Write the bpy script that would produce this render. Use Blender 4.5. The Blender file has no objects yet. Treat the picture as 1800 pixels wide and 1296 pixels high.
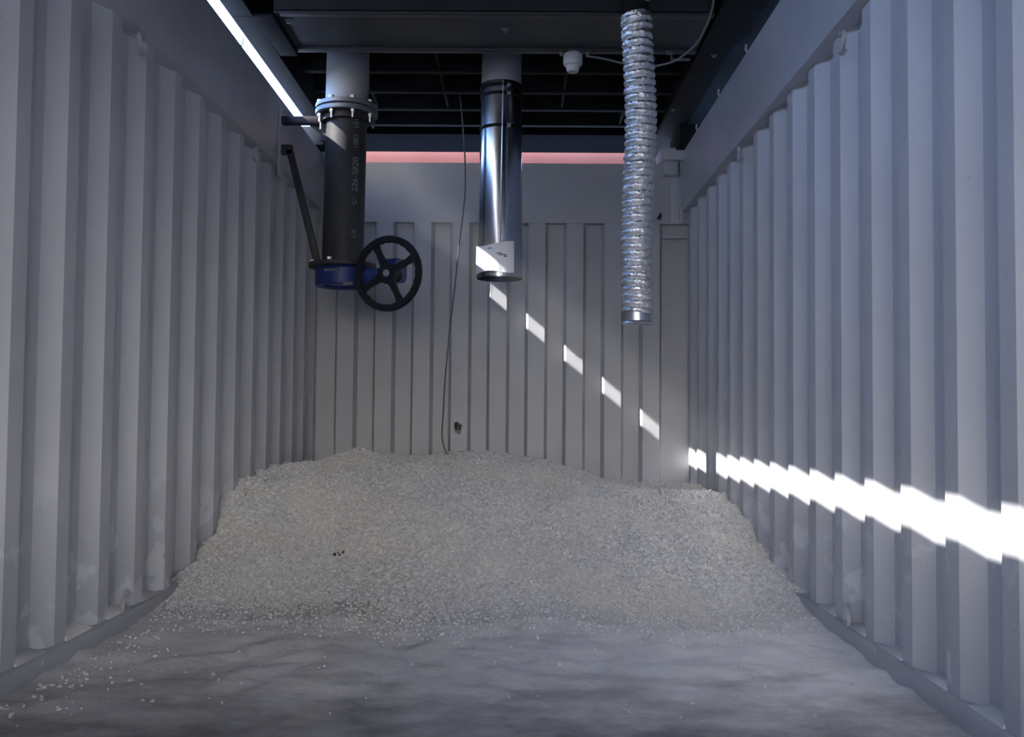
import bpy, math, random
import numpy as np
from mathutils import Vector, Matrix, noise as mnoise

random.seed(7)
rng = np.random.default_rng(7)
S = bpy.context.scene
COL = S.collection

# ------------------------------------------------------------------ camera
cam_d = bpy.data.cameras.new('camera')
cam = bpy.data.objects.new('camera', cam_d)
COL.objects.link(cam)
cam_d.sensor_fit = 'HORIZONTAL'
cam_d.sensor_width = 36.0
cam_d.lens = 36.0 * 1678.7 / 1800.0
cam_d.clip_start = 0.02
rt = Vector((0.9999265, 0.0085147, 0.0086288))
up = Vector((-0.0082847, -0.0396593, 0.9991789))
fw = Vector((-0.0088499, 0.9991770, 0.0395859))
M = Matrix((rt, up, -fw)).transposed().to_4x4()
M.translation = Vector((0.1275, 0.0, 0.7576))
cam.matrix_world = M
S.camera = cam

# ------------------------------------------------------------------ exposure
S.view_settings.view_transform = 'Standard'
S.view_settings.look = 'None'
S.view_settings.gamma = 1.0
S.view_settings.use_curve_mapping = False
S.view_settings.exposure = 0.0
S.cycles.max_bounces = 10
S.cycles.diffuse_bounces = 7
S.cycles.sample_clamp_indirect = 8.0

# ------------------------------------------------------------------ sky
W = bpy.data.worlds.new('sky')
S.world = W
W.use_nodes = True
nt = W.node_tree
nt.nodes.clear()
o_ = nt.nodes.new('ShaderNodeOutputWorld')
bg = nt.nodes.new('ShaderNodeBackground')
tc = nt.nodes.new('ShaderNodeTexCoord')
sx = nt.nodes.new('ShaderNodeSeparateXYZ')
mr = nt.nodes.new('ShaderNodeMapRange')
mr.inputs['From Min'].default_value = -1.0
def ramp(stops):
    c = nt.nodes.new('ShaderNodeValToRGB'); el = c.color_ramp.elements
    el[0].position, el[0].color = stops[0][0], (*stops[0][1], 1)
    el[1].position, el[1].color = stops[-1][0], (*stops[-1][1], 1)
    for p_, c_ in stops[1:-1]:
        k = el.new(p_); k.color = (*c_, 1)
    nt.links.new(mr.outputs[0], c.inputs[0])
    return c
GND = (0.13, 0.13, 0.13)
blue = ramp([(0.0, GND), (0.49, GND), (0.50, (0.50, 0.82, 1.55)), (0.75, (0.42, 0.84, 1.85)), (1.0, (0.38, 0.80, 1.85))])
haze = ramp([(0.0, GND), (0.49, GND), (0.505, (1.85, 1.78, 1.68)), (0.62, (1.6, 1.56, 1.52)), (0.80, (0.42, 0.84, 1.85)), (1.0, (0.38, 0.80, 1.85))])
mf = nt.nodes.new('ShaderNodeMapRange')          # cloudy bright sky low in the direction of the open end
mf.interpolation_type = 'SMOOTHSTEP'
mf.inputs['From Min'].default_value = -0.45
mf.inputs['From Max'].default_value = -0.80
mx_ = nt.nodes.new('ShaderNodeMix'); mx_.data_type = 'RGBA'
nt.links.new(tc.outputs['Generated'], sx.inputs[0])
nt.links.new(sx.outputs['Z'], mr.inputs['Value'])
nt.links.new(sx.outputs['Y'], mf.inputs['Value'])
nt.links.new(mf.outputs[0], mx_.inputs['Factor'])
nt.links.new(blue.outputs[0], mx_.inputs['A'])
nt.links.new(haze.outputs[0], mx_.inputs['B'])
bg.inputs['Strength'].default_value = 9.4
nt.links.new(mx_.outputs['Result'], bg.inputs[0])
nt.links.new(bg.outputs[0], o_.inputs[0])

# ------------------------------------------------------------------ sun (through the gap over the left wall)
sun_d = bpy.data.lights.new('sun', 'SUN')
sun_d.energy = 27.0
sun_d.angle = math.radians(0.55)
sun_d.color = (1.0, 0.97, 0.93)
sun = bpy.data.objects.new('sun', sun_d)
COL.objects.link(sun)
sun.rotation_euler = Vector((1.0, 0.25, -0.838)).to_track_quat('-Z', 'Y').to_euler()
sun.location = (-4, 3, 6)

# ------------------------------------------------------------------ materials
MATS = {}
def mat(name, col, rough=0.6, metal=0.0, var=0.0, scale=8.0, bump=0.0, bscale=60.0, col2=None, spots=None, spec=0.5, stretch=None, streak=None):
    if name in MATS:
        return MATS[name]
    m = bpy.data.materials.new(name)
    m.use_nodes = True
    t = m.node_tree
    b = t.nodes['Principled BSDF']
    b.inputs['Roughness'].default_value = rough
    b.inputs['Metallic'].default_value = metal
    b.inputs['Specular IOR Level'].default_value = spec
    tcn = t.nodes.new('ShaderNodeTexCoord')
    vec = tcn.outputs['Object']
    if stretch:
        mp = t.nodes.new('ShaderNodeMapping')
        mp.inputs['Scale'].default_value = stretch
        t.links.new(vec, mp.inputs[0]); vec = mp.outputs[0]
    c2 = col2 or tuple(max(0, c * (1 - var)) for c in col)
    nz = t.nodes.new('ShaderNodeTexNoise')
    nz.inputs['Scale'].default_value = scale
    nz.inputs['Detail'].default_value = 5
    nz.inputs['Roughness'].default_value = 0.6
    t.links.new(vec, nz.inputs['Vector'])
    rp = t.nodes.new('ShaderNodeValToRGB')
    rp.color_ramp.elements[0].position = 0.35
    rp.color_ramp.elements[1].position = 0.65
    rp.color_ramp.elements[0].color = (*c2, 1)
    rp.color_ramp.elements[1].color = (*col, 1)
    t.links.new(nz.outputs['Fac'], rp.inputs[0])
    out = rp.outputs[0]
    for sp in (spots or []):
        # (colour, scale, threshold, strength, zmax): flecks / patches with a shape of their own
        scol, ssc, th, st, zmax = sp
        n2 = t.nodes.new('ShaderNodeTexNoise')
        n2.inputs['Scale'].default_value = ssc
        n2.inputs['Detail'].default_value = 3
        t.links.new(tcn.outputs['Object'], n2.inputs['Vector'])
        r2 = t.nodes.new('ShaderNodeMapRange')
        r2.inputs['From Min'].default_value = th
        r2.inputs['From Max'].default_value = th + 0.04
        r2.inputs['To Max'].default_value = st
        t.links.new(n2.outputs['Fac'], r2.inputs['Value'])
        fac = r2.outputs[0]
        if zmax is not None:
            s3 = t.nodes.new('ShaderNodeSeparateXYZ')
            t.links.new(tcn.outputs['Object'], s3.inputs[0])
            r3 = t.nodes.new('ShaderNodeMapRange')
            r3.inputs['From Min'].default_value = zmax
            r3.inputs['From Max'].default_value = zmax * 0.3
            t.links.new(s3.outputs['Z'], r3.inputs['Value'])
            mu = t.nodes.new('ShaderNodeMath'); mu.operation = 'MULTIPLY'
            t.links.new(fac, mu.inputs[0]); t.links.new(r3.outputs[0], mu.inputs[1])
            fac = mu.outputs[0]
        mx = t.nodes.new('ShaderNodeMix'); mx.data_type = 'RGBA'
        t.links.new(fac, mx.inputs['Factor'])
        t.links.new(out, mx.inputs['A'])
        mx.inputs['B'].default_value = (*scol, 1)
        out = mx.outputs['Result']
    t.links.new(out, b.inputs['Base Color'])
    if bump:
        nb = t.nodes.new('ShaderNodeTexNoise')
        nb.inputs['Scale'].default_value = bscale
        nb.inputs['Detail'].default_value = 4
        t.links.new(vec, nb.inputs['Vector'])
        bp = t.nodes.new('ShaderNodeBump')
        bp.inputs['Strength'].default_value = bump
        bp.inputs['Distance'].default_value = 0.01
        t.links.new(nb.outputs['Fac'], bp.inputs['Height'])
        t.links.new(bp.outputs[0], b.inputs['Normal'])
    MATS[name] = m
    return m

def shaded_thin_powder():  # bare floor showing through, plus near-end shade put into the colour
    m = POWDER.copy(); m.name = 'thin_powder_near_shade'; t = m.node_tree
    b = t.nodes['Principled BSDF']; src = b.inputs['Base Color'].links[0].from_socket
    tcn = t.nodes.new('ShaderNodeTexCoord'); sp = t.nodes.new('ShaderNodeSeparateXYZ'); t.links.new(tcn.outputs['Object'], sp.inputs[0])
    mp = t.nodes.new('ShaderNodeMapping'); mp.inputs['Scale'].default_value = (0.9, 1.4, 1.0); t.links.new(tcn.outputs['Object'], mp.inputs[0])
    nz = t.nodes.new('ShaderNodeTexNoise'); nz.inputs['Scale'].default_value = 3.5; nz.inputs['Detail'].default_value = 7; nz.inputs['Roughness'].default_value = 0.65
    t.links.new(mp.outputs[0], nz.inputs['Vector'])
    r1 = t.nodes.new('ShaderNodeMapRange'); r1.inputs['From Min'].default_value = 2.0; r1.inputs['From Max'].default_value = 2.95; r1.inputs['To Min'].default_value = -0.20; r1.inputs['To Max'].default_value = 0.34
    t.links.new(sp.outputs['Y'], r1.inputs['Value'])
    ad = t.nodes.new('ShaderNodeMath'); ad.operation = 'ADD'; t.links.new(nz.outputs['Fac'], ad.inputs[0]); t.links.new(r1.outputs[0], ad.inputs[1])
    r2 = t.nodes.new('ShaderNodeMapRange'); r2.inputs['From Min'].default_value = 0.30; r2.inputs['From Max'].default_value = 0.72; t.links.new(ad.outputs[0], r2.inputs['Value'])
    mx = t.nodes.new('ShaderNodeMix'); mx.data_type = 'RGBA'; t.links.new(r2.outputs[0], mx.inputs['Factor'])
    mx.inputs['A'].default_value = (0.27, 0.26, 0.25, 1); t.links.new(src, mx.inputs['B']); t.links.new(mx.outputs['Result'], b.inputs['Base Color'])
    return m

WHITE = (0.74, 0.74, 0.75)
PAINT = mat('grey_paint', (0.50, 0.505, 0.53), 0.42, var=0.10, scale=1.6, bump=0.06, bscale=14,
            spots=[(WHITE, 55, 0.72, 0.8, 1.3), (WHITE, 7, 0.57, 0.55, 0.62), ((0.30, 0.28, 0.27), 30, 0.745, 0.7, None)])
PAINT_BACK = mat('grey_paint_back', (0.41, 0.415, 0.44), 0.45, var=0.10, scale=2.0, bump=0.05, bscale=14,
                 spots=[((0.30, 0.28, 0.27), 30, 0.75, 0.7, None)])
RAILP = mat('grey_rail_paint', (0.46, 0.465, 0.49), 0.45, var=0.14, scale=2.2, bump=0.08, bscale=10,
            spots=[(WHITE, 40, 0.70, 0.7, 0.5), ((0.27, 0.24, 0.22), 18, 0.73, 0.6, None)])
BLACK = mat('black_steel', (0.018, 0.020, 0.021), 0.8, spec=0.12, var=0.35, scale=4, bump=0.12, bscale=30)
DECK = mat('dark_deck', (0.013, 0.016, 0.017), 0.85, spec=0.2, var=0.3, scale=5, bump=0.1, bscale=20)
BLACKPLATE = mat('dark_plate', (0.030, 0.034, 0.038), 0.5, var=0.3, scale=5, bump=0.1, bscale=16)
PIPE_BLACK = mat('black_pipe', (0.042, 0.041, 0.040), 0.5, var=0.25, scale=6, bump=0.05, bscale=24, spec=0.2)
PIPE_GREY = mat('grey_pipe', (0.25, 0.255, 0.27), 0.5, var=0.15, scale=5, bump=0.06, bscale=20)
FLANGE = mat('galvanised_flange', (0.20, 0.205, 0.22), 0.45, 0.5, var=0.2, scale=9, bump=0.06)
STEEL = mat('bright_steel', (0.66, 0.67, 0.70), 0.30, 1.0, var=0.12, scale=9, bump=0.03, bscale=30)
SHEET = mat('shiny_sheet_metal', (0.56, 0.58, 0.64), 0.20, 1.0, var=0.2, scale=4, bump=0.10, bscale=9, stretch=(1, 1, 0.35))
FOIL = mat('crinkled_foil', (0.95, 0.95, 0.95), 0.27, 0.88, var=0.25, scale=60, bump=1.0, bscale=55)
BLUE = mat('blue_enamel', (0.008, 0.022, 0.15), 0.5, var=0.3, scale=9, bump=0.08, bscale=30)
WHEELM = mat('black_cast_iron', (0.008, 0.009, 0.014), 0.6, var=0.25, scale=10, bump=0.08, bscale=40, spec=0.2)
BRKT = mat('dark_bracket', (0.030, 0.028, 0.032), 0.6, var=0.4, scale=12, bump=0.1)
BANDM = mat('black_band', (0.008, 0.008, 0.009), 0.6, var=0.2, spec=0.1)
PAPER = mat('white_label_paper', (0.74, 0.74, 0.76), 0.7, var=0.06, scale=12, bump=0.05)
INK = mat('ink', (0.10, 0.10, 0.12), 0.7)
STENCIL = mat('stencil_paint', (0.30, 0.30, 0.30), 0.7, col2=(0.12, 0.12, 0.12), scale=70)
PLASTIC = mat('white_plastic', (0.52, 0.53, 0.54), 0.45, var=0.08)
CABLE = mat('grey_cable', (0.17, 0.18, 0.18), 0.5, var=0.1)
CORD = mat('dark_cord', (0.085, 0.085, 0.09), 0.4, var=0.1)
PINK = mat('salmon_paint', (0.20, 0.070, 0.048), 0.9, var=0.10, scale=3, bump=0.05, spec=0.05)
RUST = mat('rusted_hole', (0.025, 0.022, 0.020), 0.9, var=0.5, scale=40)
RUSTRIM = mat('rust_rim', (0.24, 0.22, 0.20), 0.9, var=0.3, scale=60)
PILE = mat('granules', (0.74, 0.72, 0.70), 0.85, col2=(0.60, 0.58, 0.55), scale=2.2, bump=0.45, bscale=70, spec=0.2, spots=[((0.63, 0.60, 0.555), 1.6, 0.50, 0.5, None)])
GRAIN = mat('granule_bits', (0.78, 0.77, 0.76), 0.85, col2=(0.48, 0.47, 0.46), scale=55, spec=0.2, spots=[((0.70, 0.665, 0.61), 1.6, 0.50, 0.4, None)])
POWDER = mat('pale_powder', (0.84, 0.81, 0.78), 0.9, col2=(0.74, 0.71, 0.69), scale=4.0, bump=0.4, bscale=30, spec=0.15)
FLOORM = mat('worn_floor', (0.30, 0.30, 0.31), 0.8, var=0.3, scale=5, bump=0.1)
BOARDM = mat('shade_board_surface', (0.20, 0.19, 0.18), 0.8, var=0.3, scale=5, bump=0.1)  # for the added shading board and panel, both unseen
SCRAP = mat('black_scrap', (0.02, 0.02, 0.02), 0.7)
GROUND = mat('yard_ground', (0.14, 0.135, 0.13), 0.9, var=0.2, scale=2)

# ------------------------------------------------------------------ mesh helpers
class MB:
    def __init__(s): s.v = []; s.f = []
    def add(s, vs, fs):
        b = len(s.v); s.v += [tuple(v) for v in vs]; s.f += [tuple(i + b for i in f) for f in fs]; return s
    def box(s, a, b, bev=0.0):
        x0, y0, z0 = (min(a[i], b[i]) for i in range(3)); x1, y1, z1 = (max(a[i], b[i]) for i in range(3))
        return s.obox(Vector(((x0+x1)/2, (y0+y1)/2, (z0+z1)/2)), (x1-x0, y1-y0, z1-z0), Matrix.Identity(3), bev)
    def obox(s, c, size, R, bev=0.0):
        hx, hy, hz = (d / 2 for d in size)
        bev = min(bev, 0.45 * min(size))
        if bev <= 0:
            vs = [Vector((sx * hx, sy * hy, sz * hz)) for sx in (-1, 1) for sy in (-1, 1) for sz in (-1, 1)]
            fs = [(0, 1, 3, 2), (4, 6, 7, 5), (0, 4, 5, 1), (2, 3, 7, 6), (0, 2, 6, 4), (1, 5, 7, 3)]
        else:
            import bmesh
            bm = bmesh.new()
            bmesh.ops.create_cube(bm, size=1.0)
            for v in bm.verts: v.co = Vector((v.co.x * size[0], v.co.y * size[1], v.co.z * size[2]))
            bmesh.ops.bevel(bm, geom=list(bm.edges), offset=bev, segments=2, affect='EDGES', profile=0.5)
            bm.verts.index_update()
            vs = [v.co.copy() for v in bm.verts]; fs = [[v.index for v in f.verts] for f in bm.faces]
            bm.free()
        return s.add([c + R @ v for v in vs], fs)
    def tube(s, pts, r, n=10, cap=True):
        pts = [Vector(p) for p in pts]
        rs = r if isinstance(r, (list, tuple)) else [r] * len(pts)
        t0 = (pts[1] - pts[0]).normalized()
        a = Vector((0, 0, 1)) if abs(t0.z) < 0.9 else Vector((1, 0, 0))
        u = t0.cross(a).normalized()
        vs = []
        for i, p in enumerate(pts):
            t = (pts[min(i + 1, len(pts) - 1)] - pts[max(i - 1, 0)]).normalized()
            u = (u - t * u.dot(t)).normalized(); w = t.cross(u)
            for k in range(n):
                q = 2 * math.pi * k / n
                vs.append(p + (u * math.cos(q) + w * math.sin(q)) * rs[i])
        fs = []
        for i in range(len(pts) - 1):
            for k in range(n):
                a0 = i * n + k; a1 = i * n + (k + 1) % n
                fs.append((a0, a1, a1 + n, a0 + n))
        if cap:
            fs.append(tuple(range(n))[::-1]); fs.append(tuple(range((len(pts) - 1) * n, len(pts) * n)))
        return s.add(vs, fs)
    def lathe(s, prof, c, R=None, n=48, closed=False):
        # prof: list of (radius, height); axis = local Z of R
        R = R or Matrix.Identity(3); c = Vector(c); vs = []; fs = []
        m = len(prof)
        for k in range(n):
            q = 2 * math.pi * k / n
            for (r, h) in prof: vs.append(c + R @ Vector((r * math.cos(q), r * math.sin(q), h)))
        for k in range(n):
            for i in range(m if closed else m - 1):
                j = (i + 1) % m; kk = (k + 1) % n
                fs.append((k * m + i, kk * m + i, kk * m + j, k * m + j))
        return s.add(vs, fs)
    def prism(s, poly, h, c, R):
        # extrude a polygon (local xy) by h along local z
        c = Vector(c); n = len(poly)
        vs = [c + R @ Vector((x, y, 0)) for x, y in poly] + [c + R @ Vector((x, y, h)) for x, y in poly]
        fs = [tuple(range(n))[::-1], tuple(range(n, 2 * n))] + [(i, (i + 1) % n, n + (i + 1) % n, n + i) for i in range(n)]
        return s.add(vs, fs)

def frame(zdir, xhint=(1, 0, 0)):
    z = Vector(zdir).normalized(); x = Vector(xhint); x = (x - z * x.dot(z)).normalized(); y = z.cross(x)
    return Matrix((x, y, z)).transposed()

ORG = {}
def tag(o, label=None, cat=None, group=None, kind=None):
    if label: o['label'] = label
    if cat: o['category'] = cat
    if group: o['group'] = group
    if kind: o['kind'] = kind
    return o
def obj(name, mb, m, parent=None, smooth=35, origin=None):
    me = bpy.data.meshes.new(name)
    vs = np.array([tuple(v) for v in mb.v], dtype=float)
    if parent is not None: org = Vector(ORG[parent.name])
    elif origin is not None: org = Vector(origin)
    else:
        lo = vs.min(0); hi = vs.max(0); org = Vector(((lo[0] + hi[0]) / 2, (lo[1] + hi[1]) / 2, lo[2]))
    vs = vs - np.array(org)
    me.from_pydata(vs.tolist(), [], mb.f)
    me.materials.append(m)
    me.validate()
    import bmesh
    bm = bmesh.new(); bm.from_mesh(me); bmesh.ops.recalc_face_normals(bm, faces=bm.faces); bm.to_mesh(me); bm.free()
    if smooth:
        me.polygons.foreach_set('use_smooth', [True] * len(me.polygons))
        me.set_sharp_from_angle(angle=math.radians(smooth))
    o = bpy.data.objects.new(name, me)
    COL.objects.link(o)
    if parent is not None: o.parent = parent
    else: o.location = org
    ORG[o.name] = tuple(org)
    return o
def thing(name, loc, label, cat, group=None):
    o = bpy.data.objects.new(name, None)
    COL.objects.link(o); o.location = loc; o.empty_display_size = 0.05
    ORG[o.name] = tuple(loc)
    return tag(o, label, cat, group)
def smooth_path(pts, per=8):
    P = [Vector(p) for p in pts]; out = []
    for i in range(len(P) - 1):
        p0 = P[max(i - 1, 0)]; p1 = P[i]; p2 = P[i + 1]; p3 = P[min(i + 2, len(P) - 1)]
        for k in range(per):
            t = k / per
            out.append(0.5 * ((2 * p1) + (p2 - p0) * t + (2 * p0 - 5 * p1 + 4 * p2 - p3) * t * t + (-p0 + 3 * p1 - 3 * p2 + p3) * t ** 3))
    out.append(P[-1]); return out

# ------------------------------------------------------------------ the setting: container shell
D = 6.12            # back wall
Y0 = -2.4           # open end, behind the viewer
YG0 = 0.36          # added shading board across the floor
RW = 1.15           # inner face of the top rails
CW = 1.187          # inner crest of the side corrugation
DEP = 0.036
RZ0, RZ1 = 2.013, 2.385
PITCH = 0.278

def side_profile(first):
    # crest [0,.072], away slope .068, trough .070, near slope .068
    pts = []; y = first
    while y > Y0: y -= PITCH
    while y < D + 0.4:
        for dy, d in ((0, 0), (0.072, 0), (0.140, DEP), (0.210, DEP)):
            pts.append((y + dy, d))
        y += PITCH
    inside = [p for p in pts if Y0 < p[0] < D + 0.03]
    a = max(p for p in pts if p[0] <= Y0); b = min(p for p in pts if p[0] >= D + 0.03)
    return [(Y0, a[1])] + inside + [(D + 0.03, b[1])]
def side_wall(name, s, first, label):
    prof = side_profile(first)
    mb = MB(); t = 0.004
    vs = []
    for (y, d) in prof:
        for (x, z) in ((s * (CW + d), 0.04), (s * (CW + d), RZ0 + 0.03), (s * (CW + d + t), RZ0 + 0.03), (s * (CW + d + t), 0.04)):
            vs.append((x, y, z))
    fs = []
    for i in range(len(prof) - 1):
        for k in range(4):
            a = i * 4 + k; b = i * 4 + (k + 1) % 4
            fs.append((a, b, b + 4, a + 4))
    fs.append((0, 1, 2, 3)); n = (len(prof) - 1) * 4; fs.append((n, n + 1, n + 2, n + 3))
    mb.add(vs, fs)
    w = obj(name, mb, PAINT, smooth=20, origin=(0, 0, 0))
    w['kind'] = 'structure'; w['label'] = label
    # top rail: inner face plate with a folded bottom lip and a box on top
    r = MB().box((s * RW, Y0, RZ0), (s * (RW + 0.004), D + 0.06, RZ1), 0.0015)
    r.box((s * (RW + 0.004), Y0, RZ0), (s * (CW + DEP + 0.012), D + 0.06, RZ0 + 0.004))
    r.box((s * (RW + 0.004), Y0, RZ1 - 0.06), (s * (RW + 0.06), D + 0.06, RZ1 - 0.001), 0.004)
    if s < 0:                      # the left rail sags slightly towards the back
        r.v = [(x, y, z - 0.012 * (y - 4.0) if z > 2.2 else z) for x, y, z in r.v]
    obj('top_rail', r, RAILP, w)
    b = MB().box((s * 1.165, Y0, 0.0), (s * (CW + DEP + 0.012), D, 0.068), 0.006)
    obj('base_rail', b, RAILP, w)
    return w
wl = side_wall('wall_left', -1, 2.4436, 'left corrugated grey steel container wall below the bright gap')
wr = side_wall('wall_right', 1, 2.325, 'right corrugated grey steel container wall crossed by the sunlight band')

# back wall: trapezoid panel, header in two plates, corner panels
mb = MB()
prof = []                              # (x, depth behind the crest plane)
PB = 0.2443
x = 0.173 - PB * 5
prof += [(-1.235, 0.050), (-1.072, 0.050)]
while x < 1.0:
    if x > -1.05 and x + 0.11 < 1.03:
        prof += [(x - 0.019, 0.050), (x + 0.001, 0.0), (x + 0.107, 0.0), (x + 0.127, 0.050)]
    x += PB
prof += [(1.235, 0.050)]
YB = D - 0.03
prof_back = list(prof)
HZ = 1.935
t = 0.004; vs = []
for (px, d) in prof:
    for (yy, z) in ((YB + d, 0.0), (YB + d, HZ + 0.01), (YB + d + t, HZ + 0.01), (YB + d + t, 0.0)):
        vs.append((px, yy, z))
fs = []
for i in range(len(prof) - 1):
    for k in range(4):
        a = i * 4 + k; b = i * 4 + (k + 1) % 4; fs.append((a, b, b + 4, a + 4))
n = (len(prof) - 1) * 4
fs += [(0, 1, 2, 3), (n, n + 1, n + 2, n + 3)]
mb.add(vs, fs)
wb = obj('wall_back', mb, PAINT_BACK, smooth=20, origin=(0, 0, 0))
wb['kind'] = 'structure'; wb['label'] = 'corrugated grey steel end wall of the container behind the heap'
h = MB()
# lower header plate (vertical) and upper plate leaning back
h.add([(-1.2, YB - 0.004, HZ), (1.2, YB - 0.004, HZ), (1.2, YB - 0.004, 2.10), (-1.2, YB - 0.004, 2.10),
       (-1.2, D + 0.05, HZ), (1.2, D + 0.05, HZ), (1.2, D + 0.05, 2.10), (-1.2, D + 0.05, 2.10)],
      [(0, 1, 2, 3), (4, 5, 6, 7), (0, 1, 5, 4), (3, 2, 6, 7), (0, 3, 7, 4), (1, 2, 6, 5)])
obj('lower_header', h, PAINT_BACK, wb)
h = MB()
h.add([(-1.2, YB + 0.002, 2.10), (1.2, YB + 0.002, 2.10), (1.2, YB + 0.012, 2.325), (-1.2, YB + 0.012, 2.325),
       (-1.2, D + 0.10, 2.10), (1.2, D + 0.10, 2.10), (1.2, D + 0.10, 2.325), (-1.2, D + 0.10, 2.325)],
      [(0, 1, 2, 3), (4, 5, 6, 7), (0, 1, 5, 4), (3, 2, 6, 7), (0, 3, 7, 4), (1, 2, 6, 5)])
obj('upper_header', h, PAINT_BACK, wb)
# rusted hole in the end wall
h = MB(); c = Vector((-0.268, YB - 0.0015, 0.626)); ring = []
for k in range(18):
    q = 2 * math.pi * k / 18; r = 0.027 * (0.75 + 0.5 * mnoise.noise((math.cos(q) * 1.7, math.sin(q) * 1.7, 3)))
    ring.append((r * math.cos(q) * 1.0, r * math.sin(q) * 1.25))
RB = frame((0, -1, 0), (1, 0, 0))
h.prism([(a * 1.35, b * 1.3 - 0.006) for a, b in ring], 0.0008, c, RB)
obj('rust_stain', h, RUSTRIM, wb)
h = MB(); h.prism([(a * 0.62 - 0.010, b * 0.95 + 0.008) for a, b in ring], 0.0012, c - Vector((0, 0.0009, 0)), RB)
h.prism([(a * 0.42 + 0.013, b * 0.7 - 0.002) for a, b in ring], 0.0012, c - Vector((0, 0.0009, 0)), RB)
tag(obj('rust_hole', h, RUST, wb), 'ragged black hole')

# corner posts with castings
for s, side in ((-1, 'left'), (1, 'right')):
    p = MB()
    p.box((s * 1.085, YB - 0.012, HZ + 0.002), (s * 1.15, D + 0.05, 2.29), 0.003)
    p.box((s * 1.135, YB - 0.05, RZ0 - 0.08), (s * 1.152, YB + 0.01, 2.33), 0.003)
    o = obj('trim_1' if s < 0 else 'trim_2', p, RAILP)
    o['kind'] = 'structure'; o['label'] = 'grey corner post at the back %s of the container' % side
    q = MB().box((s * 1.005, D - 0.13, 2.325), (s * 1.25, D + 0.10, 2.405), 0.008)
    q.box((s * 1.03, D - 0.10, 2.24), (s * 1.12, D + 0.02, 2.325), 0.006)
    obj('corner_casting', q, RAILP, o)
    q = MB().box((s * 1.03, YB - 0.006, 1.842), (s * 1.187, YB + 0.02, 1.850))
    obj('shelf_plate', q, RAILP, o)
# spacer blocks between the castings carry the upper frame
for s, side in ((-1, 'left'), (1, 'right')):
    q = MB().box((s * 1.10, D - 0.29, 2.387 if s > 0 else 2.362), (s * 1.26, D + 0.12, 2.508 if s > 0 else 2.479), 0.006)
    o = obj('trim_3' if s < 0 else 'trim_4', q, BLACK)
    o['kind'] = 'structure'; o['label'] = 'black spacer block under the upper frame at the back %s corner' % side

fl = MB().box((-1.235, Y0, -0.05), (1.235, D + 0.06, 0.0))
fl = obj('floor', fl, FLOORM); fl['kind'] = 'structure'; fl['label'] = 'worn container floor under the pale powder'
g = MB().box((-14, -14, -0.30), (14, 16, -0.20))
g = obj('ground', g, GROUND); g['kind'] = 'structure'; g['label'] = 'yard ground the container stands on'
# low board added below the picture to shade the near floor
BH = 0.52
b = MB().box((-1.16, YG0 - 0.05, 0.0), (1.16, YG0 - 0.01, BH), 0.003)
b = obj('shade_board', b, BOARDM); b['kind'] = 'structure'; b['label'] = 'added unseen low board that shades the near floor'

# panel added over the open end, behind the viewer, to shade the upper walls
HB0 = 2.12
b = MB().box((-1.24, Y0 - 0.05, HB0), (1.24, Y0 - 0.01, 2.70), 0.003)
b = obj('shade_panel', b, BOARDM); b['kind'] = 'structure'; b['label'] = 'added unseen panel over the open end that shades the upper walls'

# ------------------------------------------------------------------ ceiling: underside of the raised dark frame
YF = -5.2; YE = 7.15
ZD = 2.70
cl = MB().box((-1.19, YF, ZD), (1.30, YE, ZD + 0.05))
ceil = obj('ceiling', cl, DECK, origin=(0, 0, ZD)); ceil['kind'] = 'structure'
ceil['label'] = 'black underside of the raised steel frame with cross beams'
def cpart(name, mb, m=BLACK): return obj(name, mb, m, ceil)
r = MB()
r.box((-1.19, YF, 2.505), (-1.09, YE, 2.513), 0.002); r.box((-1.19, YF, 2.513), (-1.182, YE, ZD), 0.0)
r.v = [(x, y, z - 0.012 * (y - 4.0) if z < 2.6 else z) for x, y, z in r.v]
cpart('side_rail', r, BLACK)
r = MB(); r.box((1.00, YF, 2.520), (1.30, YE, 2.530), 0.002); r.box((1.245, YF, 2.387), (1.30, YE, ZD))
r.box((1.004, YF, 2.53), (1.010, YE, 2.56))
cpart('side_rail', r)
for yb in (5.123, 5.455, 5.775, 6.10, 3.72, 3.30, 2.9, 2.5, 2.1):
    r = MB(); r.box((-1.085, yb - 0.045, 2.560), (0.998, yb, 2.566), 0.001); r.box((-1.085, yb - 0.006, 2.566), (0.998, yb, ZD))
    cpart('cross_beam', r, BLACK)
r = MB(); r.box((-1.09, 6.22, 2.545), (1.0, 6.64, 2.555)); r.box((-1.09, 6.22, 2.555), (1.0, 6.23, ZD)); r.box((-1.19, 6.64, 2.545), (1.30, 6.66, ZD))
cpart('end_rail', r, mat('matt_black', (0.008, 0.009, 0.010), 0.95, spec=0.03))
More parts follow.
